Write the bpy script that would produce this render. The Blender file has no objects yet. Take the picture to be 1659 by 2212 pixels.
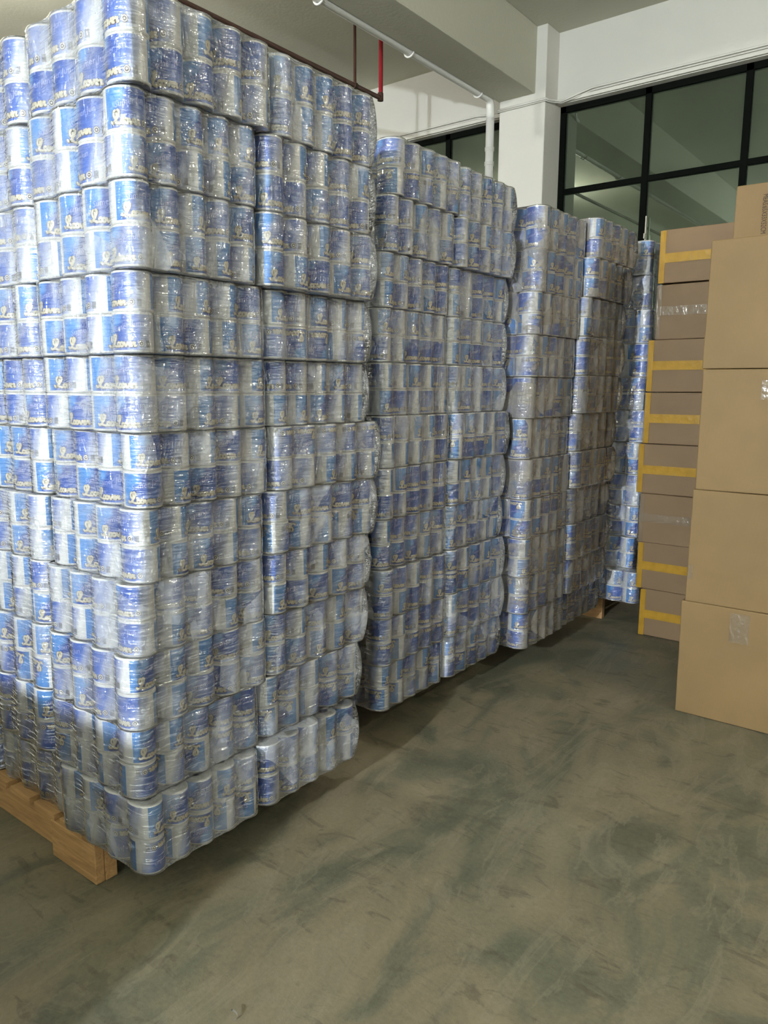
import bpy, bmesh, math, random
from mathutils import Matrix, Vector, noise
random.seed(7)
SC = bpy.context.scene
COL = SC.collection

# ---------------------------------------------------------------- camera
CAM_H = 1.40
F_PX, PITCH, YAW, ROLL = 1636.0, 0.1628, -0.6585, 0.004
cy, sy, cp, sp = math.cos(YAW), math.sin(YAW), math.cos(PITCH), math.sin(PITCH)
Fv = Vector((sy * cp, cy * cp, -sp)); Rv = Vector((cy, -sy, 0)); Uv = Rv.cross(Fv)
R2 = Rv * math.cos(ROLL) + Uv * math.sin(ROLL); U2 = -Rv * math.sin(ROLL) + Uv * math.cos(ROLL)
cam_d = bpy.data.cameras.new('camera')
cam = bpy.data.objects.new('camera', cam_d); COL.objects.link(cam)
M = Matrix(((R2.x, U2.x, -Fv.x, 0), (R2.y, U2.y, -Fv.y, 0), (R2.z, U2.z, -Fv.z, CAM_H), (0, 0, 0, 1)))
cam.matrix_world = M
cam_d.sensor_fit = 'HORIZONTAL'; cam_d.sensor_width = 36.0; cam_d.lens = F_PX / 1659 * 36.0
cam_d.clip_start = 0.02; cam_d.clip_end = 100
SC.camera = cam

# ---------------------------------------------------------------- world, lamps, exposure
world = bpy.data.worlds.new('night'); SC.world = world; world.use_nodes = True
world.node_tree.nodes['Background'].inputs[0].default_value = (0.5, 0.6, 0.45, 1)
world.node_tree.nodes['Background'].inputs[1].default_value = 0.05
SC.view_settings.view_transform = 'Standard'; SC.view_settings.look = 'None'
SC.view_settings.gamma = 1.0; SC.view_settings.use_curve_mapping = False
SC.view_settings.exposure = -0.12
SC.cycles.transparent_max_bounces = 12
SC.cycles.max_bounces = 4; SC.cycles.diffuse_bounces = 3; SC.cycles.glossy_bounces = 2
SC.cycles.caustics_reflective = False; SC.cycles.caustics_refractive = False
SC.cycles.use_denoising = True
SC.cycles.use_adaptive_sampling = True; SC.cycles.adaptive_threshold = 0.05

# bare lamp bulbs: place, watts, colour (the glowing bulbs themselves are built further down from this list)
BULB_R = 0.075
LAMPS = [
    ((-0.20, -4.60, 2.50), 2150, (0.84, 0.92, 1.0)),
    ((2.20, 2.60, 3.35), 145, (1.0, 0.93, 0.78)),
    ((-5.5, 2.0, 3.75), 240, (1.0, 0.97, 0.90)),
]

# ---------------------------------------------------------------- helpers
def new_mat(name):
    m = bpy.data.materials.new(name); m.use_nodes = True
    nt = m.node_tree; nt.nodes.clear()
    out = nt.nodes.new('ShaderNodeOutputMaterial')
    return m, nt, out
def N(nt, t, **kw):
    n = nt.nodes.new('ShaderNode' + t)
    for k, v in kw.items(): setattr(n, k, v)
    return n
def setin(n, **kw):
    for k, v in kw.items():
        k = k.replace('_', ' ')
        n.inputs[k].default_value = v
    return n
def math_n(nt, op, a, b=None, clamp=False):
    n = N(nt, 'Math', operation=op); n.use_clamp = clamp
    for i, v in enumerate((a, b)):
        if v is None: continue
        if isinstance(v, (int, float)): n.inputs[i].default_value = v
        else: nt.links.new(v, n.inputs[i])
    return n.outputs[0]
def ramp(nt, fac, stops, interp='LINEAR'):
    n = N(nt, 'ValToRGB'); cr = n.color_ramp; cr.interpolation = interp
    while len(cr.elements) < len(stops): cr.elements.new(0.5)
    for e, (p, c) in zip(cr.elements, stops):
        e.position = p; e.color = (*c, 1) if len(c) == 3 else c
    nt.links.new(fac, n.inputs[0]); return n.outputs[0]
def mix_rgb(nt, fac, a, b, mode='MIX'):
    n = N(nt, 'MixRGB', blend_type=mode)
    for i, v in ((0, fac), (1, a), (2, b)):
        if isinstance(v, (int, float)): n.inputs[i].default_value = v
        elif isinstance(v, tuple): n.inputs[i].default_value = (*v, 1)
        else: nt.links.new(v, n.inputs[i])
    return n.outputs[0]
def noise_n(nt, vec, scale, detail=3, rough=0.5, dist=0.0):
    n = N(nt, 'TexNoise'); setin(n, Scale=scale, Detail=detail, Roughness=rough, Distortion=dist)
    nt.links.new(vec, n.inputs['Vector']); return n.outputs[0]
def simple_mat(name, color, rough=0.6, metal=0.0, var=0.0, vscale=8.0, bump=0.0, bscale=60.0, spec=0.5):
    m, nt, out = new_mat(name)
    p = N(nt, 'BsdfPrincipled'); setin(p, Roughness=rough, Metallic=metal)
    p.inputs['Specular IOR Level'].default_value = spec
    p.inputs['Base Color'].default_value = (*color, 1)
    tc = N(nt, 'TexCoord')
    if var:
        nz = noise_n(nt, tc.outputs['Object'], vscale, 4)
        c = ramp(nt, nz, [(0.3, tuple(x * (1 - var) for x in color)), (0.7, tuple(min(1, x * (1 + var)) for x in color))])
        nt.links.new(c, p.inputs['Base Color'])
    if bump:
        b = N(nt, 'Bump'); setin(b, Strength=bump, Distance=0.01)
        nt.links.new(noise_n(nt, tc.outputs['Object'], bscale, 4), b.inputs['Height'])
        nt.links.new(b.outputs[0], p.inputs['Normal'])
    nt.links.new(p.outputs[0], out.inputs[0])
    return m

def link_obj(name, mesh, parent=None, loc=(0, 0, 0), mats=None):
    o = bpy.data.objects.new(name, mesh); COL.objects.link(o); o.location = loc
    if parent is not None: o.parent = parent
    return o
def mesh_from(name, verts, faces, mats, mi=None, smooth=False, uvs=None):
    me = bpy.data.meshes.new(name); me.from_pydata(verts, [], faces)
    for m in mats: me.materials.append(m)
    if mi: me.polygons.foreach_set('material_index', mi)
    if smooth: me.polygons.foreach_set('use_smooth', [True] * len(me.polygons))
    if uvs:
        l = me.uv_layers.new(name='UVMap')
        for lp in me.loops: l.data[lp.index].uv = uvs[lp.vertex_index]
    me.update(); return me
def bm_box(bm, c, s, mi=0, jit=0.0):
    x, y, z = c; a, b, d = s[0] / 2, s[1] / 2, s[2] / 2
    vs = [bm.verts.new((x + i * a + random.uniform(-jit, jit), y + j * b + random.uniform(-jit, jit), z + k * d + random.uniform(-jit, jit)))
          for i, j, k in ((-1,-1,-1),(1,-1,-1),(1,1,-1),(-1,1,-1),(-1,-1,1),(1,-1,1),(1,1,1),(-1,1,1))]
    for f in ((3,2,1,0),(4,5,6,7),(0,1,5,4),(1,2,6,5),(2,3,7,6),(3,0,4,7)):
        fc = bm.faces.new([vs[i] for i in f]); fc.material_index = mi
    return vs
def box3(bm, x0, x1, y0, y1, z0, z1, mi=0):
    return bm_box(bm, ((x0+x1)/2, (y0+y1)/2, (z0+z1)/2), (x1-x0, y1-y0, z1-z0), mi)
def bm_obj(name, bm, mats, parent=None, bevel=0.0, smooth=False, seg=2, loc=(0,0,0)):
    me = bpy.data.meshes.new(name); bm.normal_update(); bm.to_mesh(me); bm.free()
    for m in (mats if isinstance(mats, (list, tuple)) else [mats]): me.materials.append(m)
    if smooth: me.polygons.foreach_set('use_smooth', [True] * len(me.polygons))
    o = link_obj(name, me, parent, loc)
    if bevel:
        b = o.modifiers.new('bevel', 'BEVEL'); b.width = bevel; b.segments = seg; b.limit_method = 'ANGLE'
    return o
def tube_mesh(bm, pts, r, seg=12, mi=0, caps=True):
    pts = [Vector(p) for p in pts]; rings = []
    for i, p in enumerate(pts):
        if i == 0: t = pts[1] - p
        elif i == len(pts) - 1: t = p - pts[i-1]
        else: t = (pts[i+1] - p).normalized() + (p - pts[i-1]).normalized()
        t.normalize()
        up = Vector((0, 0, 1)) if abs(t.z) < 0.9 else Vector((0, 1, 0))
        a = t.cross(up).normalized(); b = t.cross(a).normalized()
        rings.append([bm.verts.new(p + (a * math.cos(k * 2 * math.pi / seg) + b * math.sin(k * 2 * math.pi / seg)) * r) for k in range(seg)])
    for r0, r1 in zip(rings, rings[1:]):
        for k in range(seg):
            f = bm.faces.new((r0[k], r0[(k+1) % seg], r1[(k+1) % seg], r1[k])); f.material_index = mi; f.smooth = True
    if caps:
        for rr in (rings[0], rings[-1]):
            f = bm.faces.new(rr); f.material_index = mi
def tag(o, label=None, cat=None, group=None, kind=None):
    if label: o['label'] = label
    if cat: o['category'] = cat
    if group: o['group'] = group
    if kind: o['kind'] = kind
    return o
def thing(name, loc, label, cat, group=None, rz=0.0):
    o = bpy.data.objects.new(name, None); COL.objects.link(o); o.location = loc; o.rotation_euler = (0, 0, rz)
    o.empty_display_size = 0.1
    return tag(o, label, cat, group)

# ---------------------------------------------------------------- materials
def wall_mat(name, color, bump=0.15):
    m, nt, out = new_mat(name); tc = N(nt, 'TexCoord')
    p = N(nt, 'BsdfPrincipled'); setin(p, Roughness=0.75)
    nz = noise_n(nt, tc.outputs['Object'], 0.9, 5, 0.6)
    c = ramp(nt, nz, [(0.3, tuple(x * 0.93 for x in color)), (0.7, color)])
    nt.links.new(c, p.inputs['Base Color'])
    b = N(nt, 'Bump'); setin(b, Strength=bump, Distance=0.01)
    nt.links.new(noise_n(nt, tc.outputs['Object'], 35, 4), b.inputs['Height'])
    nt.links.new(b.outputs[0], p.inputs['Normal']); nt.links.new(p.outputs[0], out.inputs[0])
    return m
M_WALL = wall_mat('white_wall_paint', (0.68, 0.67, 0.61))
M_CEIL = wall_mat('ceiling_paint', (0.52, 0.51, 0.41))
M_BLACK = simple_mat('black_window_metal', (0.003, 0.004, 0.003), 0.8, spec=0.05)
M_PVC = simple_mat('white_pvc', (0.74, 0.74, 0.70), 0.35)
M_CABLE = simple_mat('white_cable_duct', (0.66, 0.65, 0.60), 0.5)
M_RUST = simple_mat('brown_pipe_paint', (0.075, 0.035, 0.025), 0.45, var=0.25)
M_RED = simple_mat('red_pipe_paint', (0.32, 0.02, 0.03), 0.4)
M_PAPER = simple_mat('white_tissue_paper', (0.80, 0.78, 0.73), 0.9, bump=0.25, bscale=180)
M_GOLD = simple_mat('gold_ink', (0.66, 0.59, 0.43), 0.35, 0.0)
M_OUTL = simple_mat('brown_ink', (0.13, 0.10, 0.09), 0.5)
M_LILAC = simple_mat('silver_blue_ink', (0.36, 0.40, 0.72), 0.4)
M_SEAL = simple_mat('seal_ink', (0.17, 0.14, 0.11), 0.5)
M_BAR = simple_mat('barcode_ink', (0.20, 0.19, 0.18), 0.6)
M_WOOD = None

def floor_material():
    m, nt, out = new_mat('worn_concrete'); tc = N(nt, 'TexCoord'); v = tc.outputs['Object']
    def mapped(rot, scale):
        mp = N(nt, 'Mapping'); nt.links.new(v, mp.inputs[0]); mp.inputs['Rotation'].default_value = (0, 0, rot); mp.inputs['Scale'].default_value = scale; return mp.outputs[0]
    a = mapped(0.35, (1.7, 0.9, 1))
    big = noise_n(nt, a, 2.1, 7, 0.60, 0.9)
    c = ramp(nt, big, [(0.38, (0.076, 0.078, 0.051)), (0.45, (0.107, 0.103, 0.068)), (0.50, (0.148, 0.127, 0.079)), (0.62, (0.191, 0.159, 0.099)), (0.75, (0.218, 0.185, 0.120))])
    hue = noise_n(nt, v, 1.7, 4, 0.5, 0.6)
    c = mix_rgb(nt, ramp(nt, hue, [(0.46, (0, 0, 0)), (0.60, (0.32,) * 3)]), c, (0.104, 0.111, 0.072))
    b_ = mapped(-0.5, (2.2, 6.0, 1))
    sc = noise_n(nt, b_, 2.3, 7, 0.62, 1.4)
    c = mix_rgb(nt, ramp(nt, sc, [(0.56, (0, 0, 0)), (0.64, (0.55,) * 3)]), c, (0.057, 0.051, 0.033))
    st = noise_n(nt, mapped(0.9, (3.0, 1.0, 1)), 1.3, 6, 0.6, 2.8)
    c = mix_rgb(nt, ramp(nt, st, [(0.54, (0, 0, 0)), (0.58, (0.4,) * 3), (0.63, (0.1,) * 3), (0.75, (0.35,) * 3)]), c, (0.218, 0.191, 0.130))
    fine = noise_n(nt, v, 70, 4, 0.7)
    c = mix_rgb(nt, 0.16, c, ramp(nt, fine, [(0.3, (0.044, 0.041, 0.028)), (0.7, (0.262, 0.226, 0.157))]))
    p = N(nt, 'BsdfPrincipled'); nt.links.new(c, p.inputs['Base Color'])
    nt.links.new(ramp(nt, big, [(0.3, (0.40,) * 3), (0.7, (0.62,) * 3)]), p.inputs['Roughness'])
    p.inputs['Specular IOR Level'].default_value = 0.35
    b = N(nt, 'Bump'); setin(b, Strength=0.12, Distance=0.01); nt.links.new(fine, b.inputs['Height']); nt.links.new(b.outputs[0], p.inputs['Normal'])
    nt.links.new(p.outputs[0], out.inputs[0]); return m
M_FLOOR = floor_material()

def wood_material():
    m, nt, out = new_mat('raw_pine'); tc = N(nt, 'TexCoord')
    mp = N(nt, 'Mapping'); nt.links.new(tc.outputs['Object'], mp.inputs[0]); mp.inputs['Scale'].default_value = (3, 30, 30)
    n1 = noise_n(nt, mp.outputs[0], 2.0, 5, 0.6, 1.0)
    c = ramp(nt, n1, [(0.3, (0.27, 0.145, 0.055)), (0.55, (0.42, 0.24, 0.095)), (0.75, (0.50, 0.31, 0.14))])
    p = N(nt, 'BsdfPrincipled'); setin(p, Roughness=0.7); nt.links.new(c, p.inputs['Base Color'])
    b = N(nt, 'Bump'); setin(b, Strength=0.3, Distance=0.004); nt.links.new(n1, b.inputs['Height']); nt.links.new(b.outputs[0], p.inputs['Normal'])
    nt.links.new(p.outputs[0], out.inputs[0]); return m
M_WOOD = wood_material()

def cardboard_material(name, base):
    m, nt, out = new_mat(name); tc = N(nt, 'TexCoord'); oi = N(nt, 'ObjectInfo')
    add = N(nt, 'VectorMath', operation='ADD'); sc = N(nt, 'VectorMath', operation='SCALE'); 
    cmb = N(nt, 'CombineXYZ')
    for i in range(3): nt.links.new(oi.outputs['Random'], cmb.inputs[i])
    nt.links.new(cmb.outputs[0], sc.inputs[0]); sc.inputs['Scale'].default_value = 37.0
    nt.links.new(tc.outputs['Object'], add.inputs[0]); nt.links.new(sc.outputs[0], add.inputs[1])
    n1 = noise_n(nt, add.outputs[0], 2.5, 4, 0.6)
    c = ramp(nt, n1, [(0.3, tuple(x * 0.9 for x in base)), (0.7, tuple(x * 1.08 for x in base))])
    mp = N(nt, 'Mapping'); nt.links.new(tc.outputs['Object'], mp.inputs[0]); mp.inputs['Scale'].default_value = (1, 1, 1)
    w = N(nt, 'TexWave', wave_type='BANDS', bands_direction='X'); setin(w, Scale=70.0, Distortion=0.6); nt.links.new(mp.outputs[0], w.inputs[0])
    c = mix_rgb(nt, 0.05, c, w.outputs[0], 'MULTIPLY')
    p = N(nt, 'BsdfPrincipled'); setin(p, Roughness=0.62); nt.links.new(c, p.inputs['Base Color'])
    p.inputs['Specular IOR Level'].default_value = 0.3
    b = N(nt, 'Bump'); setin(b, Strength=0.25, Distance=0.02); nt.links.new(noise_n(nt, add.outputs[0], 3.5, 3), b.inputs['Height'])
    nt.links.new(b.outputs[0], p.inputs['Normal']); nt.links.new(p.outputs[0], out.inputs[0]); return m
M_CARD = cardboard_material('kraft_cardboard', (0.180, 0.114, 0.047))
M_CARD2 = cardboard_material('dull_kraft_cardboard', (0.185, 0.118, 0.062))
M_TAPE = simple_mat('yellow_packing_tape', (0.34, 0.19, 0.02), 0.25, var=0.15, vscale=20, bump=0.3, bscale=25)
def clear_tape():
    m, nt, out = new_mat('clear_packing_tape'); tc = N(nt, 'TexCoord')
    g = N(nt, 'BsdfGlossy'); setin(g, Roughness=0.08, Color=(1, 1, 1, 1)); d = N(nt, 'BsdfDiffuse'); d.inputs[0].default_value = (0.6, 0.5, 0.35, 1)
    t = N(nt, 'BsdfTransparent'); m1 = N(nt, 'MixShader'); m1.inputs[0].default_value = 0.06
    nt.links.new(t.outputs[0], m1.inputs[1]); nt.links.new(d.outputs[0], m1.inputs[2])
    fr = N(nt, 'Fresnel'); m2 = N(nt, 'MixShader'); nt.links.new(fr.outputs[0], m2.inputs[0])
    nt.links.new(m1.outputs[0], m2.inputs[1]); nt.links.new(g.outputs[0], m2.inputs[2])
    b = N(nt, 'Bump'); setin(b, Strength=0.6, Distance=0.01); nt.links.new(noise_n(nt, tc.outputs['Object'], 40, 3), b.inputs['Height'])
    nt.links.new(b.outputs[0], g.inputs['Normal']); nt.links.new(m2.outputs[0], out.inputs[0]); return m
M_CLEAR = clear_tape()
M_PRINT = simple_mat('carton_print_ink', (0.03, 0.02, 0.01), 0.8)

def label_material():
    """printed roll wrapper: u runs 0..2 round the roll (two repeats of the print), v bottom to top"""
    m, nt, out = new_mat('printed_roll_label')
    uv = N(nt, 'UVMap'); uv.uv_map = 'UVMap'; sep = N(nt, 'SeparateXYZ'); nt.links.new(uv.outputs[0], sep.inputs[0])
    u = math_n(nt, 'FRACT', sep.outputs[0]); v = sep.outputs[1]
    tc = N(nt, 'TexCoord'); nz = noise_n(nt, tc.outputs['Object'], 28, 3, 0.5, 0.6)
    nzc = math_n(nt, 'MULTIPLY', math_n(nt, 'SUBTRACT', nz, 0.5), 0.12)
    # diagonal light-blue wedge at the left
    t = math_n(nt, 'SUBTRACT', u, math_n(nt, 'MULTIPLY', v, 0.26)); t = math_n(nt, 'ADD', t, nzc)
    blue = ramp(nt, t, [(0.0, (0.085, 0.27, 0.62)), (0.05, (0.06, 0.22, 0.56)), (0.13, (0.022, 0.075, 0.33)), (0.26, (0.028, 0.090, 0.38)), (0.48, (0.070, 0.155, 0.50)), (0.62, (0.14, 0.22, 0.55))])
    # sky-like glints near the top middle
    gu = math_n(nt, 'SUBTRACT', u, 0.26); gv = math_n(nt, 'SUBTRACT', v, 0.82)
    d2 = math_n(nt, 'ADD', math_n(nt, 'MULTIPLY', math_n(nt, 'MULTIPLY', gu, gu), 90.0), math_n(nt, 'MULTIPLY', math_n(nt, 'MULTIPLY', gv, gv), 40.0))
    gl = math_n(nt, 'MULTIPLY', math_n(nt, 'SUBTRACT', 1.0, d2, True), 0.6, True)
    blue = mix_rgb(nt, gl, blue, (0.16, 0.40, 0.80))
    # fade to white at the right, lower right first
    fd = math_n(nt, 'ADD', u, math_n(nt, 'MULTIPLY', math_n(nt, 'SUBTRACT', 1.0, v), 0.16)); 
    fade = ramp(nt, fd, [(0.70, (0, 0, 0)), (0.84, (0.42,) * 3), (0.98, (1, 1, 1))], 'EASE')
    c = mix_rgb(nt, fade, blue, (0.80, 0.78, 0.73))
    hard = math_n(nt, 'GREATER_THAN', u, 0.90)
    c = mix_rgb(nt, hard, c, (0.80, 0.78, 0.73))
    # lower-left white foot of the letters' ground
    p = N(nt, 'BsdfPrincipled'); setin(p, Roughness=0.38); nt.links.new(c, p.inputs['Base Color'])
    b = N(nt, 'Bump'); setin(b, Strength=0.2, Distance=0.004); nt.links.new(noise_n(nt, tc.outputs['Object'], 55, 3, 0.5, 1.0), b.inputs['Height'])
    nt.links.new(b.outputs[0], p.inputs['Normal']); nt.links.new(p.outputs[0], out.inputs[0]); return m
M_LABEL = label_material()

def film_material(name, haze_lo, haze_hi, gloss=1.0, veil_col=(0.80, 0.82, 0.86)):
    m, nt, out = new_mat(name); tc = N(nt, 'TexCoord'); oi = N(nt, 'ObjectInfo')
    cmb = N(nt, 'CombineXYZ')
    for i in range(3): nt.links.new(oi.outputs['Random'], cmb.inputs[i])
    sc = N(nt, 'VectorMath', operation='SCALE'); sc.inputs['Scale'].default_value = 53.0; nt.links.new(cmb.outputs[0], sc.inputs[0])
    add = N(nt, 'VectorMath', operation='ADD'); nt.links.new(tc.outputs['Object'], add.inputs[0]); nt.links.new(sc.outputs[0], add.inputs[1])
    v = add.outputs[0]
    patch = noise_n(nt, v, 4.5, 2, 0.55, 1.6)
    streak = noise_n(nt, v, 16, 2, 0.6, 2.5)
    hz = ramp(nt, patch, [(0.36, (haze_lo,) * 3), (0.52, ((haze_lo + haze_hi) * 0.22,) * 3), (0.70, (haze_hi,) * 3)])
    hz2 = ramp(nt, streak, [(0.50, (0.0,) * 3), (0.75, (0.16,) * 3)])
    dst = N(nt, 'VectorMath', operation='SCALE'); dst.inputs['Scale'].default_value = 1.0
    rot = N(nt, 'Mapping'); nt.links.new(v, rot.inputs[0]); rot.inputs['Rotation'].default_value = (0.7, 0.5, 0.4)
    cell = N(nt, 'TexVoronoi', feature='F1'); setin(cell, Scale=6.5); nt.links.new(rot.outputs[0], cell.inputs['Vector'])
    sepc = N(nt, 'SeparateColor'); nt.links.new(cell.outputs['Color'], sepc.inputs[0])
    veil = ramp(nt, sepc.outputs[0], [(0.58, (0.0,) * 3), (0.66, (haze_hi * 0.30,) * 3), (0.85, (haze_hi * 0.45,) * 3), (0.90, (haze_hi * 0.75,) * 3)])
    haze = math_n(nt, 'ADD', math_n(nt, 'ADD', hz, hz2, True), veil, True)
    tr = N(nt, 'BsdfTransparent'); tr.inputs[0].default_value = (0.97, 0.98, 1.0, 1)
    df = N(nt, 'BsdfDiffuse'); df.inputs[0].default_value = (*veil_col, 1)
    tl = N(nt, 'BsdfTranslucent'); tl.inputs[0].default_value = (*veil_col, 1)
    dm = N(nt, 'MixShader'); dm.inputs[0].default_value = 0.35; nt.links.new(df.outputs[0], dm.inputs[1]); nt.links.new(tl.outputs[0], dm.inputs[2])
    m1 = N(nt, 'MixShader'); nt.links.new(haze, m1.inputs[0]); nt.links.new(tr.outputs[0], m1.inputs[1]); nt.links.new(dm.outputs[0], m1.inputs[2])
    # wrinkles: stretched creases plus fine crumple
    mp = N(nt, 'Mapping'); nt.links.new(v, mp.inputs[0]); mp.inputs['Rotation'].default_value = (0.5, 0.3, 0.6); mp.inputs['Scale'].default_value = (1, 1, 0.35)
    w1 = noise_n(nt, mp.outputs[0], 30, 1, 0.6, 2.0)
    ridg = math_n(nt, 'ABSOLUTE', math_n(nt, 'SUBTRACT', w1, 0.5))
    w2 = noise_n(nt, v, 130, 0, 0.5, 0.0)
    rp = N(nt, 'Mapping'); nt.links.new(v, rp.inputs[0]); rp.inputs['Scale'].default_value = (0.14, 0.14, 1.0)
    rip = noise_n(nt, rp.outputs[0], 95, 1, 0.65, 0.4)
    hh = math_n(nt, 'ADD', math_n(nt, 'MULTIPLY', math_n(nt, 'ADD', w1, ridg), 0.5), math_n(nt, 'MULTIPLY', w2, 0.12))
    hh = math_n(nt, 'ADD', hh, math_n(nt, 'MULTIPLY', rip, 0.9))
    b = N(nt, 'Bump'); setin(b, Strength=0.8, Distance=0.012); nt.links.new(hh, b.inputs['Height'])
    gsy = N(nt, 'BsdfGlossy'); setin(gsy, Roughness=0.10); gsy.inputs[0].default_value = (1, 1, 1, 1); nt.links.new(b.outputs[0], gsy.inputs['Normal'])
    fr = N(nt, 'Fresnel'); fr.inputs[0].default_value = 1.5
    ff = math_n(nt, 'MULTIPLY', fr.outputs[0], 2.9 * gloss, True)
    m2 = N(nt, 'MixShader'); nt.links.new(ff, m2.inputs[0]); nt.links.new(m1.outputs[0], m2.inputs[1]); nt.links.new(gsy.outputs[0], m2.inputs[2])
    nt.links.new(m2.outputs[0], out.inputs[0]); return m
M_FILM = film_material('clear_shrink_film', 0.02, 0.30)
M_FILM_DULL = film_material('dusty_shrink_film', 0.24, 0.60, 0.7, (0.38, 0.35, 0.31))

def glass_material():
    m, nt, out = new_mat('dusty_window_glass'); tc = N(nt, 'TexCoord')
    tr = N(nt, 'BsdfTransparent'); tr.inputs[0].default_value = (0.55, 0.62, 0.52, 1)
    df = N(nt, 'BsdfDiffuse')
    dn = noise_n(nt, tc.outputs['Object'], 1.6, 4, 0.6, 0.6)
    nt.links.new(ramp(nt, dn, [(0.3, (0.035, 0.045, 0.03)), (0.7, (0.075, 0.095, 0.06))]), df.inputs[0])
    m1 = N(nt, 'MixShader'); m1.inputs[0].default_value = 0.7; nt.links.new(tr.outputs[0], m1.inputs[1]); nt.links.new(df.outputs[0], m1.inputs[2])
    g = N(nt, 'BsdfGlossy'); setin(g, Roughness=0.015); g.inputs[0].default_value = (0.72, 0.82, 0.72, 1)
    m2 = N(nt, 'MixShader'); m2.inputs[0].default_value = 0.20
    nt.links.new(m1.outputs[0], m2.inputs[1]); nt.links.new(g.outputs[0], m2.inputs[2]); nt.links.new(m2.outputs[0], out.inputs[0]); return m
M_GLASS = glass_material()

# ---------------------------------------------------------------- room shell
XL, XR, YB, YW, ZC = -9.0, 4.0, -5.5, 6.43, 4.37
YG = 6.53                      # window frames
WT = 3.80                      # window head
def struct(name, bm, mats, bevel=0.0):
    o = bm_obj(name, bm, mats, bevel=bevel); tag(o, kind='structure'); return o
bm = bmesh.new(); box3(bm, XL, XR, YB, YW + 0.3, -0.1, 0.0); struct('floor', bm, M_FLOOR)
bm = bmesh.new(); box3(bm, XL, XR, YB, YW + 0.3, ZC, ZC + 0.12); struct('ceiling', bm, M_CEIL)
bm = bmesh.new(); box3(bm, XL - 0.1, XL, YB, YW + 0.3, 0, ZC); struct('wall_left', bm, M_WALL)
bm = bmesh.new(); box3(bm, XR, XR + 0.1, YB, YW + 0.3, 0, ZC); struct('wall_right', bm, M_WALL)
bm = bmesh.new(); box3(bm, XL, XR, YB - 0.1, YB, 0, ZC); struct('wall_back', bm, M_WALL)
# window wall with two openings either side of the column
W_SILL = 1.0
CX0, CX1, CYF = -3.545, -3.11, 6.20
bm = bmesh.new()
box3(bm, XL, XR, YW, YW + 0.22, 0, W_SILL)
box3(bm, XL, XR, YW, YW + 0.22, WT, ZC)
box3(bm, XL, -7.45, YW, YW + 0.22, W_SILL, WT)
box3(bm, CX0 + 0.02, CX1 - 0.02, YW - 0.01, YW + 0.22, W_SILL, WT)
box3(bm, 1.55, XR, YW, YW + 0.22, W_SILL, WT)
struct('wall_front', bm, M_WALL)
bm = bmesh.new(); box3(bm, CX0, CX1, CYF, YW + 0.1, 0, ZC); struct('column', bm, M_WALL, bevel=0.008)
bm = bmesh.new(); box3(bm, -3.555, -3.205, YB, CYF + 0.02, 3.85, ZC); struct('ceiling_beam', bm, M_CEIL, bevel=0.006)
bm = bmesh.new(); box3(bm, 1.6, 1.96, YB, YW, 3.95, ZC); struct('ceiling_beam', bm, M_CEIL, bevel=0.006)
bm = bmesh.new(); box3(bm, XL, XR, YW - 0.025, YW + 0.02, WT + 0.005, WT + 0.035)
o = struct('trim_1', bm, M_WALL, bevel=0.004)

def window(name, x0, x1, mull, bars):
    root = bpy.data.objects.new(name, None); COL.objects.link(root); tag(root, kind='structure'); root.location = (x0, YG, W_SILL)
    bm = bmesh.new(); w, h = x1 - x0, WT - W_SILL; fw, dp = 0.05, 0.06
    box3(bm, 0, w, -dp/2, dp/2, h - fw, h); box3(bm, 0, w, -dp/2, dp/2, 0, fw)
    for x in [fw/2, w - fw/2] + [m_ - x0 for m_ in mull]:
        box3(bm, x - fw/2, x + fw/2, -dp/2, dp/2, 0, h)
    for z in bars: box3(bm, 0, w, -dp/2 + 0.002, dp/2 - 0.002, z - W_SILL - 0.022, z - W_SILL + 0.022)
    bm_obj('window_frame', bm, M_BLACK, root)
    bm = bmesh.new(); box3(bm, 0.01, w - 0.01, -0.004, 0.004, 0.01, h - 0.01)
    bm_obj('glass_pane', bm, M_GLASS, root)
window('window_1', -3.11, 1.55, [-2.345, -1.59, -0.83, -0.07, 0.69], [3.10, 2.40, 1.70])
window('window_2', -7.45, CX0 + 0.02, [-4.27, -5.03, -5.79, -6.55], [3.10, 2.40, 1.70])
# window latch on the mullion
bm = bmesh.new(); box3(bm, -2.308, -2.299, YG - 0.05, YG - 0.03, 2.45, 2.80); box3(bm, -2.308, -2.299, YG - 0.075, YG - 0.05, 2.62, 2.66)
o = bm_obj('window_latch', bm, simple_mat('steel', (0.5, 0.48, 0.42), 0.3, 0.9)); tag(o, 'thin steel latch rod beside the black mullion of the right window', 'latch')

# ---------------------------------------------------------------- pipes and cable ducts
bm = bmesh.new()
tube_mesh(bm, [(-3.595, -3.0, 3.868), (-3.595, 6.08, 3.868), (-3.60, 6.12, 3.862), (-3.605, 6.145, 3.83), (-3.605, 6.15, 3.78), (-3.605, 6.15, 3.70)], 0.036, 18)
tube_mesh(bm, [(-3.605, 6.15, 3.72), (-3.605, 6.15, 0.0)], 0.036, 18)
o = bm_obj('drain_pipe', bm, M_PVC, smooth=False); tag(o, 'white plastic drain pipe along the beam and down beside the column', 'pipe')
for z in (3.45, 3.33, 2.2):
    bm = bmesh.new(); tube_mesh(bm, [(-3.605, 6.15, z), (-3.605, 6.15, z + 0.03)], 0.041, 18); bm_obj('pipe_collar', bm, M_PVC, o)
for y in (3.94, 4.93, 5.92, 2.9):
    bm = bmesh.new()
    tube_mesh(bm, [(-3.595 + 0.045 * math.cos(a), y, 3.868 + 0.045 * math.sin(a)) for a in [math.radians(d) for d in range(150, 391, 20)]], 0.007, 8)
    bm_obj('pipe_clip', bm, M_PVC, o)
bm = bmesh.new()
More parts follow.
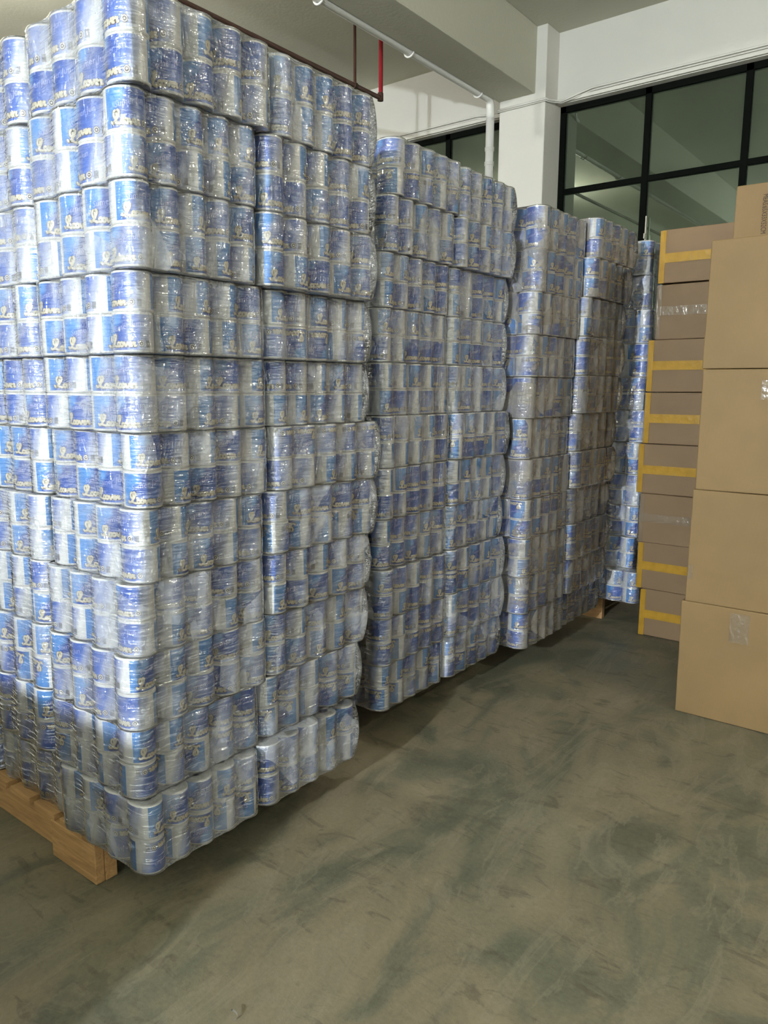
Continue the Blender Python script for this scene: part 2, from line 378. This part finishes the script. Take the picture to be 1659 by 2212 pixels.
PX, PZ, PY = -3.87, 3.60, 4.94
tube_mesh(bm, [(PX, -3, PZ), (PX, PY - 0.03, PZ), (PX, PY - 0.008, PZ + 0.008), (PX, PY, PZ + 0.03), (PX, PY, PZ + 0.05)], 0.017, 12)
o = bm_obj('sprinkler_pipe', bm, M_RUST); tag(o, 'dark brown steel pipe running level under the ceiling', 'pipe')
bm = bmesh.new(); tube_mesh(bm, [(PX, PY, PZ + 0.04), (PX, PY, ZC)], 0.017, 12); x = bm_obj('red_riser', bm, M_RED, o); x['label'] = 'red painted riser'
bm = bmesh.new(); tube_mesh(bm, [(PX, PY - 0.31, PZ), (PX, PY - 0.31, ZC)], 0.011, 10); bm_obj('hanger_rod', bm, M_RUST, o)
for y in (PY - 0.31,):
    bm = bmesh.new(); tube_mesh(bm, [(PX, y - 0.015, PZ), (PX, y + 0.015, PZ)], 0.023, 12); bm_obj('pipe_clamp', bm, M_RUST, o)
bm = bmesh.new(); tube_mesh(bm, [(PX, PY - 0.004, PZ - 0.02), (PX, PY - 0.004, PZ + 0.035)], 0.023, 12); bm_obj('elbow_fitting', bm, M_RUST, o)
for k, (za, zb) in enumerate(((3.868, 3.785), (3.846, 3.770))):
    bm = bmesh.new(); e = 0.0
    pts = [(XR - .1, YW - 0.014, za), (-2.8, YW - 0.014, za), (-3.05, YW - 0.05, zb + .02), (CX1 + 0.012, CYF + 0.05, zb + 0.005), (CX1 + 0.01, CYF - 0.012, zb),
           (CX0 - 0.01, CYF - 0.012, zb - .004), (CX0 - 0.012, YW - 0.02, zb + .03), (-3.9, YW - 0.014, za - 0.003), (-7.4, YW - 0.014, za - 0.01)]
    tube_mesh(bm, pts, 0.009 if k == 0 else 0.005, 8)
    o = bm_obj('cable_conduit', bm, M_CABLE)
    tag(o, ['upper white cable conduit above the windows and round the column', 'lower thin white cable under the conduit above the windows'][k], 'cable')

# pendant lamps: the glowing bulbs light the hall
names_ = ['low at the back of the hall behind the viewer', 'beyond the large cardboard cartons', 'over the far side of the packs']
for k, ((x, y, z), watt, colr) in enumerate(LAMPS):
    t = thing('pendant_lamp', (x, y, z), 'bare bulb lamp hanging ' + names_[k], 'lamp', 'bulb lamps under the ceiling')
    m, nt, out = new_mat('glowing_bulb'); e = N(nt, 'Emission'); e.inputs[0].default_value = (*colr, 1); e.inputs[1].default_value = watt / (4 * math.pi ** 2 * BULB_R ** 2)
    nt.links.new(e.outputs[0], out.inputs[0])
    bm = bmesh.new(); bmesh.ops.create_uvsphere(bm, u_segments=16, v_segments=10, radius=BULB_R); bm_obj('bulb', bm, m, t, smooth=True)
    bm = bmesh.new(); tube_mesh(bm, [(0, 0, BULB_R - 0.005), (0, 0, BULB_R + 0.07)], 0.025, 14); bm_obj('socket', bm, M_PVC, t)
    bm = bmesh.new(); tube_mesh(bm, [(0, 0, BULB_R + 0.06), (0, 0, ZC - z)], 0.005, 8); bm_obj('cord', bm, M_PVC, t)

# ---------------------------------------------------------------- toilet roll meshes
R = 0.050; HR = 0.0936; LZ0, LZ1 = 0.0062, 0.0876
def roll_mesh():
    prof = [(0.020, 0.004), (0.021, 0.0005), (0.046, 0.0), (0.0492, 0.0018), (R - 0.0003, 0.005), (R - 0.0003, HR - 0.005), (0.0492, HR - 0.0018), (0.046, HR), (0.021, HR - 0.0005), (0.020, HR - 0.004)]
    seg = 40; vs = []; fs = []
    for i in range(seg):
        a = 2 * math.pi * i / seg
        for r_, z in prof: vs.append((r_ * math.cos(a), r_ * math.sin(a), z))
    n = len(prof)
    for i in range(seg):
        j = (i + 1) % seg
        for k in range(n):
            k2 = (k + 1) % n
            fs.append((i * n + k, j * n + k, j * n + k2, i * n + k2))
    return mesh_from('toilet_roll', vs, fs, [M_PAPER], smooth=True)
ROLL_ME = roll_mesh()

# text meshes from the built-in font
def font_tris(txt, size, shear=0.0):
    cu = bpy.data.curves.new('t', 'FONT'); cu.body = txt; cu.size = size; cu.shear = shear; cu.resolution_u = 2
    o = bpy.data.objects.new('t', cu); COL.objects.link(o)
    bpy.context.view_layer.update(); dg = bpy.context.evaluated_depsgraph_get()
    me = o.evaluated_get(dg).to_mesh()
    vs = [tuple(v.co) for v in me.vertices]; fs = [tuple(p.vertices) for p in me.polygons]
    o.evaluated_get(dg).to_mesh_clear(); bpy.data.objects.remove(o); bpy.data.curves.remove(cu)
    return vs, fs
SUMER = font_tris('Sumer Jun', 0.0190, 0.25)
def arc(cx, cy_, r_, a0, a1, n=9, ry=None):
    return [(cx + r_ * math.cos(math.radians(a0 + (a1 - a0) * i / n)), cy_ + (ry or r_) * math.sin(math.radians(a0 + (a1 - a0) * i / n))) for i in range(n + 1)]
SCRIPT = [  # 'Loover' in a looping hand, millimetres
    [(-2, 6), (0, 3), (4, 3.5), (8, 7), (11, 13), (12, 20), (11, 26), (8, 28), (5, 26), (4, 21), (5, 16), (8, 13), (12, 12)],
    [(4, 3.5), (8, 5), (13, 3), (18, 1.5), (22, 3)],
    [(11, 26), (15, 29), (18, 26), (17, 20), (13, 13), (9, 7)],
    arc(26, 6.2, 4.0, 200, 560, 12, 4.6), arc(35, 6.2, 4.0, 160, 520, 12, 4.6),
    [(39, 9), (42, 10), (44, 4), (46, 2), (49, 6), (50.5, 10.5), (53, 9.5)],
    [(53, 5.5), (57, 7), (59, 9), (57.5, 11), (54.5, 9.5), (53.5, 6), (55, 2.5), (59, 2), (62, 5)],
    [(62, 5), (64, 10.5), (65, 9), (68, 10), (67, 6), (67.5, 2.5), (70, 3)],
]
def label_mesh(rot, idx):
    vs = []; fs = []; mi = []; uvs = []
    seg = 48
    for i in range(seg + 1):
        a = 2 * math.pi * i / seg
        for z in (LZ0, LZ1):
            vs.append((R * math.cos(a + rot), R * math.sin(a + rot), z)); uvs.append((2.0 * i / seg, (z - LZ0) / (LZ1 - LZ0)))
    for i in range(seg): fs.append((2*i, 2*i+2, 2*i+3, 2*i+1)); mi.append(0)
    def put(x, y, dr, base):
        a = base + x / R + rot
        vs.append(((R + dr) * math.cos(a), (R + dr) * math.sin(a), LZ0 + y)); uvs.append((0, 0)); return len(vs) - 1
    def disc(x, y, r_, dr, base, m, n=8):
        ids = [put(x + r_ * math.cos(2*math.pi*k/n), y + r_ * math.sin(2*math.pi*k/n), dr, base) for k in range(n)]
        fs.append(tuple(ids)); mi.append(m)
    for rep in (0, 1):
        base = rep * math.pi
        ox, oy, s = 0.0185, 0.0060, 0.00100
        for wd, dr, m in ((0.0038, 0.0003, 2), (0.0026, 0.0006, 1)):
            for st in SCRIPT:
                pts = [(ox + x * s, oy + y * s + (0.0006 if m == 1 else 0)) for x, y in st]
                for (x0, y0), (x1, y1) in zip(pts, pts[1:]):
                    L = math.hypot(x1-x0, y1-y0) or 1e-6; nx, ny = -(y1-y0)/L*wd, (x1-x0)/L*wd
                    fs.append((put(x0-nx, y0-ny, dr, base), put(x1-nx, y1-ny, dr, base), put(x1+nx, y1+ny, dr, base), put(x0+nx, y0+ny, dr, base))); mi.append(m)
                for x0, y0 in pts: disc(x0, y0, wd, dr + 0.00005, base, m)
        tv, tf = SUMER; ca, sa = math.cos(0.20), math.sin(0.20); idm = []
        for x, y, z in tv:
            idm.append(put(0.0260 + x * ca - y * sa, 0.0400 + x * sa + y * ca, 0.00035, base))
        for f in tf: fs.append(tuple(idm[k] for k in f)); mi.append(3)
        # seal and barcode
        disc(0.1020, 0.0145, 0.0082, 0.0003, base, 4, 20); disc(0.1020, 0.0145, 0.0068, 0.0005, base, 6, 16); disc(0.1020, 0.0145, 0.0048, 0.0007, base, 4, 16); disc(0.1020, 0.0145, 0.0020, 0.0009, base, 6, 10)
        for k in range(9):
            x0 = 0.1155 + k * 0.0013; w = 0.0005 if k % 3 else 0.00075
            fs.append((put(x0, 0.006, .0003, base), put(x0+w, 0.006, .0003, base), put(x0+w, 0.0225, .0003, base), put(x0, 0.0225, .0003, base))); mi.append(5)
    return mesh_from('printed_label', vs, fs, [M_LABEL, M_GOLD, M_OUTL, M_LILAC, M_SEAL, M_BAR, M_PAPER], mi=mi, uvs=uvs)
NLAB = 14
LABELS = [label_mesh(2 * math.pi * i / NLAB + random.uniform(-.15, .15), i) for i in range(NLAB)]
for me in LABELS:
    sm = [p.material_index == 0 for p in me.polygons]; me.polygons.foreach_set('use_smooth', sm)

# ---------------------------------------------------------------- film wrapper
PK_H = 0.1895
def film_mesh(nx, ny, px, py, seed, far_bulge):
    """closed bag round nx by ny rolls (pitch px, py), origin at the +X/-Y corner's base; pack spans x in [-nx*px, 0], y in [0, ny*py]"""
    rnd = random.Random(seed); off = Vector((rnd.uniform(0, 90), rnd.uniform(0, 90), rnd.uniform(0, 90)))
    W, D = nx * px, ny * py; r = R + 0.0012
    pts = []   # outline, counter-clockwise from -Y side going +X, with outward normals and groove depth 0..1
    def side(n, p, fn):
        m = 9
        for i in range(n):
            for k in range(m):
                t = (k + 0.5) / m; s = (t - 0.5) * p
                if i == 0 and t < 0.5: continue
                if i == n - 1 and t > 0.5: continue
                d = math.sqrt(max(r * r - (s * 2 * 0.0485 / p) ** 2, 0)) - r
                d = max(d, -0.0065)
                pts.append(fn((i + t) * p, d) + ((-d) / 0.0065,))
    def corner(cx, cy_, a0):
        for k in range(1, 8):
            a = a0 + math.pi / 2 * k / 8
            pts.append((cx + px/2 * 1.03 * math.cos(a), cy_ + py/2 * 1.03 * math.sin(a), math.cos(a), math.sin(a), 0.0))
    e = 0.0012
    side(nx, px, lambda s, d: (-W + s, -e - d * 1.0, 0, -1)); corner(-px/2, py/2, -math.pi/2)
    side(ny, py, lambda s, d: (e + d, s, 1, 0)); corner(-px/2, D - py/2, 0)
    side(nx, px, lambda s, d: (-s, D + e + d, 0, 1)); corner(-W + px/2, D - py/2, math.pi/2)
    side(ny, py, lambda s, d: (-W - e - d, D - s, -1, 0)); corner(-W + px/2, py/2, math.pi)
    zs = [(0.0, -0.0025), (0.0010, -0.0008), (0.003, 0.0)] + [(0.007 + (PK_H - 0.016) * k / 10, 0.0) for k in range(1, 10)] + [(PK_H - 0.004, 0.0), (PK_H - 0.0012, -0.0008), (PK_H - 0.0003, -0.0025)]
    vs = []; n = len(pts)
    for z, ins in zs:
        for x, y, nx_, ny_, g in pts:
            q = Vector((x, y, z))
            w = 0.5 + 0.5 * noise.noise(q * 22 + off); w2 = 0.5 + 0.5 * noise.noise(Vector((x, y, z * 0.4)) * 9 + off)
            d = ins + 0.0008 + 0.0030 * w * w + 0.0035 * w2 * w2 + g * 0.004 * (noise.noise(q * 14 + off))
            mid = math.exp(-((z - PK_H / 2) / 0.012) ** 2); d -= 0.0
            if ny_ > 0.3:
                d += far_bulge * (math.sin(math.pi * min(max(z / PK_H, 0), 1)) ** 0.7) * (0.6 + 0.6 * w2)
            vs.append((x + nx_ * d, y + ny_ * d, z))
    fs = []
    for k in range(len(zs) - 1):
        for i in range(n):
            j = (i + 1) % n
            fs.append((k*n+i, k*n+j, (k+1)*n+j, (k+1)*n+i))
    fs.append(tuple(reversed(range(n)))); fs.append(tuple(range((len(zs)-1)*n, len(zs)*n)))
    me = mesh_from('plastic_film', vs, fs, [M_FILM], smooth=True)
    return me
PITX, PITY = 0.1055, 0.0945
FILMS = {}
def get_film(nx, ny, far, dull):
    key = (nx, ny, far, dull)
    if key not in FILMS:
        lst = []
        for s in range(3):
            me = film_mesh(nx, ny, PITX, PITY, hash(key[:2]) % 1000 + s * 17 + int(far) * 5, 0.018 if far else 0.002)
            if dull: me.materials[0] = M_FILM_DULL
            lst.append(me)
        FILMS[key] = lst
    return random.choice(FILMS[key])
ORD = ['bottom', 'second from bottom', 'third from bottom', 'fourth from bottom', 'fifth from bottom', 'sixth from bottom', 'sixth from top', 'fourth from top', 'third from top', 'second from top', 'top']
ORD[6] = 'fifth from top'
def pack(stack, level, x, y, z, cells, where, far=False, dull=False, sy=1.0, flip=False, rz=0.0, sz=1.0):
    """cells: list of (ix, iy) roll places that show; ix counts leftwards from the aisle, iy away from the camera"""
    t = thing('toilet_roll_pack', (x, y, z), '', 'toilet roll pack', 'toilet roll packs on the %s' % stack, rz)
    t['label'] = 'wrapped toilet roll pack, %s, %s, %s' % (ORD[level], where, stack)
    t.scale = (1, sy, sz)
    f = link_obj('plastic_film', get_film(4, 5, far, dull), t)
    for lay in (0, 1):
        up = flip and lay == 0 or (random.random() < 0.05)
        for ix, iy in cells:
            j = 0.0012
            cx = -(ix + 0.5) * PITX + random.uniform(-j, j); cy_ = (iy + 0.5) * PITY + random.uniform(-j, j)
            r_ = bpy.data.objects.new('toilet_roll', ROLL_ME); COL.objects.link(r_); r_.parent = t
            r_.location = (cx, cy_, 0.0008 + lay * (HR + 0.0006)); r_.scale = (PITX / 0.1 * 0.985, PITY / 0.1 * 1.0, 1.0)
            l_ = bpy.data.objects.new('printed_label', random.choice(LABELS)); COL.objects.link(l_); l_.parent = r_
            if up: l_.rotation_euler = (math.pi, 0, 0); l_.location = (0, 0, HR)
    return t

NEAR = [(i, 0) for i in range(4)]
SIDE = [(0, i) for i in range(5)]
CORNER = sorted(set(NEAR + SIDE))
def pallet(x1, y0, where, w=1.15, d=0.92):
    """x1: right end, y0: front edge; stringers run along X, top slats along Y"""
    t = thing('wooden_pallet', (x1, y0, 0), 'raw pine pallet under the ' + where, 'pallet', 'pine pallets under the stacks')
    for k, yy in enumerate((0.0, d/2 - 0.02, d - 0.04)):
        bm = bmesh.new(); box3(bm, -w, 0, yy, yy + 0.038, 0, 0.118); bm_obj('stringer', bm, M_WOOD, t, bevel=0.002)
    if where.startswith('nearest'):
        bm = bmesh.new(); box3(bm, -0.235, 0.0, -0.030, -0.001, 0.001, 0.118); bm_obj('end_block', bm, M_WOOD, t, bevel=0.003)
    xx = 0.0; k = 0; wd = 0.036
    while xx + wd <= w:
        bm = bmesh.new(); box3(bm, -xx - wd, -xx, -0.029 if where.startswith('nearest') else 0.0, d, 0.1185, 0.140); bm_obj('deck_board', bm, M_WOOD, t, bevel=0.0015)
        xx += wd + 0.030; wd = 0.118; k += 1
    return t
Z0 = 0.1405
rows = range(11)
# nearest stack -------------------------------------------------------
pallet(-1.835, 1.075, 'nearest stack', 1.3, 0.74)
s1_far = [1.936, 1.956, 1.998, 1.992, 2.022, 2.034, 1.991, 2.010, 2.017, 2.007, 2.032]
s1_mid = [1.476, 1.479, 1.517, 1.516, 1.520, 1.537, 1.541, 1.537, 1.514, 1.520, 1.580]
s1_x = [0.030, -0.006, 0.004, 0.012, 0.022, 0.030, 0.050, 0.084, 0.110, 0.112, 0.132]
s1_y0 = [1.034, 1.040, 1.035, 1.045, 1.062, 1.070, 1.050, 1.030, 1.022, 1.016, 1.014]
s1_far = [f * (1.6 - dx) / 1.6 for f, dx in zip(s1_far, s1_x)]; s1_mid = [f * (1.6 - dx) / 1.6 for f, dx in zip(s1_mid, s1_x)]
s1_z = [0.1405, 0.337, 0.530, 0.727, 0.916, 1.104, 1.291, 1.476, 1.661, 1.848, 2.036, 2.233]
pz = PK_H; G = 0.004
for k in rows:
    z = s1_z[k]; sz = (s1_z[k + 1] - z) / PK_H * 0.998; x = -1.60 + s1_x[k]; y0 = s1_y0[k]
    pack('nearest stack', k, x, y0, z, CORNER, 'near aisle corner', flip=k in (0, 1), rz=random.uniform(-.008, .008), sy=(s1_mid[k] - y0 - G) / 0.4725, sz=sz)
    pack('nearest stack', k, x + random.uniform(-.012, .012), s1_mid[k] + G, z, SIDE, 'far aisle side', far=True, flip=k in (1, 7), rz=random.uniform(-.012, .012), sy=(s1_far[k] - s1_mid[k]) / 0.4725 * 0.985, sz=sz)
    pack('nearest stack', k, x - 0.432, y0 + (0.026 if k == 0 else 0) + random.uniform(-.012, .010), z, NEAR, 'one column left of corner', flip=k == 2, rz=random.uniform(-.01, .01), sz=sz)
    pack('nearest stack', k, x - 0.864, y0 + (0.030 if k == 0 else 0) + random.uniform(-.012, .010), z, NEAR, 'two columns left of corner', rz=random.uniform(-.01, .01), sz=sz)
# second stack --------------------------------------------------------
pallet(-2.02, 2.25, 'second stack', 1.1, 0.8)
for k in rows:
    pz = 0.193; sz = pz / PK_H * 0.998; z = Z0 + k * pz; x = -1.70 + [-.02, 0, .012, 0, .01, .012, 0, -.008, .0, .014, .02][k] * 1.0
    y0 = [2.205, 2.19, 2.18, 2.18, 2.18, 2.185, 2.185, 2.185, 2.19, 2.20, 2.225][k]
    pack('second stack', k, x, y0, z, CORNER, 'near aisle corner', flip=k in (0, 1), rz=random.uniform(-.01, .01), sy=0.95, sz=sz)
    pack('second stack', k, x + random.uniform(-.01, .016), y0 + 0.459, z, SIDE, 'far aisle side', far=True, flip=k in (2, 5), rz=random.uniform(-.012, .012), sy=0.99 if k < 3 else 0.945, sz=sz)
    pack('second stack', k, x - 0.432, y0 + random.uniform(-.01, .01), z, NEAR, 'one column left of corner', rz=random.uniform(-.01, .01), sz=sz)
# third stack ---------------------------------------------------------
pallet(-2.00, 3.22, 'third stack', 1.1, 0.9)
for k in rows:
    pz = 0.1872; z = Z0 + k * pz; sz = pz / PK_H * 0.998; e = k / 10.0; x = -1.61 + 0.035 * e + random.uniform(-.012, .012); y0 = [3.20, 3.16, 3.14, 3.13, 3.12, 3.12, 3.12, 3.12, 3.13, 3.155, 3.185][k]
    ln = 1.0 + 0.03 * e
    pack('third stack', k, x, y0, z, CORNER, 'near aisle corner', dull=True, flip=k == 1, rz=random.uniform(-.01, .01), sy=ln - 0.015, sz=sz)
    pack('third stack', k, x + 0.055 * e + random.uniform(-.015, .015), y0 + 0.4725 * ln, Z0 + k * (pz + .002), SIDE, 'far aisle side', far=True, dull=True, rz=random.uniform(-.012, .012), sy=1.04 + 0.04 * e, sz=(pz + .002) / PK_H * 0.998)
    pack('third stack', k, x - 0.432, y0 + random.uniform(-.01, .01), z, NEAR, 'one column left of corner', dull=True, rz=random.uniform(-.01, .01), sz=sz)
# farthest stack ------------------------------------------------------
pallet(-1.69, 4.38, 'farthest stack')
for k in rows:
    pz = PK_H; z = Z0 + k * pz; x = -1.515 + ([0.045] + [0] * 10)[k] + random.uniform(-.012, .008) - 0.015 * (k > 8)
    pack('farthest stack', k, x, 4.42 - (0.08 if k == 0 else 0) + random.uniform(-.01, .01), z, CORNER, 'near aisle corner', rz=random.uniform(-.01, .01))

# ---------------------------------------------------------------- cartons
def carton(x0, x1, y0, y1, z0, z1, label, group, mat, tape=None, patch=None, rz=0.0, text=False):
    w, d, h = x1 - x0, y1 - y0, z1 - z0
    t = thing('cardboard_carton', (x0, y0, z0), label, 'carton', group, rz)
    bm = bmesh.new(); vs = bm_box(bm, (w/2, d/2, h/2), (w, d, h - 0.003), 0, 0.0025)
    bmesh.ops.subdivide_edges(bm, edges=bm.edges[:], cuts=5, use_grid_fill=True)
    s = random.uniform(0, 50)
    for v in bm.verts:
        if 0.02 < v.co.x < w - 0.02 and 0.01 < v.co.z < h - 0.01: v.co.y += 0.003 * noise.noise(Vector((v.co.x * 5 + s, v.co.y * 5, v.co.z * 6)))
        if 0.01 < v.co.z < h - 0.01: v.co.x += 0.0025 * noise.noise(Vector((s, v.co.y * 5, v.co.z * 6)))
    bm_obj('carton_body', bm, mat, t, bevel=0.004, smooth=False)
    if tape:
        tm = M_TAPE if tape == 'yellow' else M_CLEAR
        zc = h * random.uniform(0.47, 0.53); th = 0.048
        bm = bmesh.new(); box3(bm, 0.0, w - 0.02, -0.0045, -0.0030, zc - th/2, zc + th/2)
        box3(bm, -0.0045, 0.026, -0.0048, -0.0033, 0.004, h - 0.004); box3(bm, -0.0045, -0.0030, -0.0048, 0.028, 0.004, h - 0.004)
        bm_obj('packing_tape', bm, tm, t)
    if patch:
        for (px, pz_, pw, ph) in patch:
            bm = bmesh.new(); box3(bm, px, px + pw, -0.0045, -0.0032, pz_, pz_ + ph); bm_obj('clear_tape', bm, M_CLEAR, t)
    if text:
        tv, tf = font_tris('MEAS:65X33X52CM', 0.0215)
        k = 0.158 / max(v[0] for v in tv)
        vs = [(0.108 + v[1] * 1.35, -0.0045, 0.200 - v[0] * k + 0.0135) for v in tv]
        o = link_obj('printed_text', mesh_from('printed_text', vs, tf, [M_PRINT]), t)
    return t
YC = 3.28
zs = [0.0, 0.503, 0.985, 1.479, 1.985]; xs = [-0.916, -0.903, -0.896, -0.900]
nm = ['bottom', 'second', 'third', 'fourth']
pt = [[(0.20, 0.36, 0.075, 0.125)], [(0.005, 0.10, 0.02, 0.06)], [(0.225, 0.375, 0.09, 0.075)], None]
for k in range(4):
    carton(xs[k], xs[k] + 0.65, YC, YC + 0.62, zs[k], zs[k+1], 'large plain brown cardboard carton, %s up in the front column beside the aisle' % nm[k], 'large cartons of the front column', M_CARD, patch=pt[k], rz=random.uniform(-.006, .006))
carton(-0.895, -0.25, 3.585, 4.12, 1.985, 2.246, 'brown carton with printed measurements lying on top of the front column', 'large cartons of the front column', M_CARD, text=True)
zb = [0.0, 0.276, 0.545, 0.822, 1.100, 1.382, 1.662, 1.950, 2.226]
xb = [-1.405, -1.432, -1.438, -1.462, -1.437, -1.438, -1.415, -1.408]
tp = ['yellow', 'yellow', 'clear', 'yellow', 'yellow', 'yellow', 'clear', 'yellow']
nb = ['bottom carton', 'second carton up', 'third carton up', 'fourth carton up', 'fourth carton from top', 'third carton from top', 'second carton from top', 'top carton']
for k in range(8):
    carton(xb[k], xb[k] + 0.62, 4.216 + random.uniform(-.01, .01), 4.70, zb[k], zb[k+1], 'low brown carton sealed with %s tape, %s of the back column' % (tp[k], nb[k]), 'low taped cartons of the back column', M_CARD2, tape=tp[k], rz=random.uniform(-.01, .01))

# unseen cartons added left of the view to shadow the floor and nearest stack
for k in range(2):
    for i in range(3):
        carton(-1.84 - i * 0.66, -1.19 - i * 0.66, -0.80, -0.31, k * 0.49, k * 0.49 + 0.49,
               'unseen shadow-casting carton added before the nearest stack, %s layer, %s' % (['floor', 'upper'][k], ['beside the aisle', 'in the middle', 'farthest from the aisle'][i]), 'unseen cartons added before the nearest stack', M_CARD)

# small curl of torn wrapping on the floor
bm = bmesh.new()
c0 = Vector((-1.178, 0.978, 0.0)); pr = []
for i in range(14):
    a = math.radians(-60 + i * 22); r_ = 0.011 - 0.0003 * i
    pr.append((c0.x + r_ * math.cos(a), c0.y + r_ * math.sin(a) * 0.6, 0.002 + 0.0012 * i))
lo = [bm.verts.new(p) for p in pr]; hi = [bm.verts.new((p[0] + 0.002, p[1], p[2] + 0.006)) for p in pr]
for i in range(len(pr) - 1): bm.faces.new((lo[i], lo[i+1], hi[i+1], hi[i]))
bmesh.ops.solidify(bm, geom=bm.faces[:], thickness=0.0006)
o = bm_obj('film_scrap', bm, simple_mat('dusty_scrap', (0.30, 0.29, 0.24), 0.6)); tag(o, 'tiny curled scrap of pale wrapping on the bare concrete floor', 'scrap')
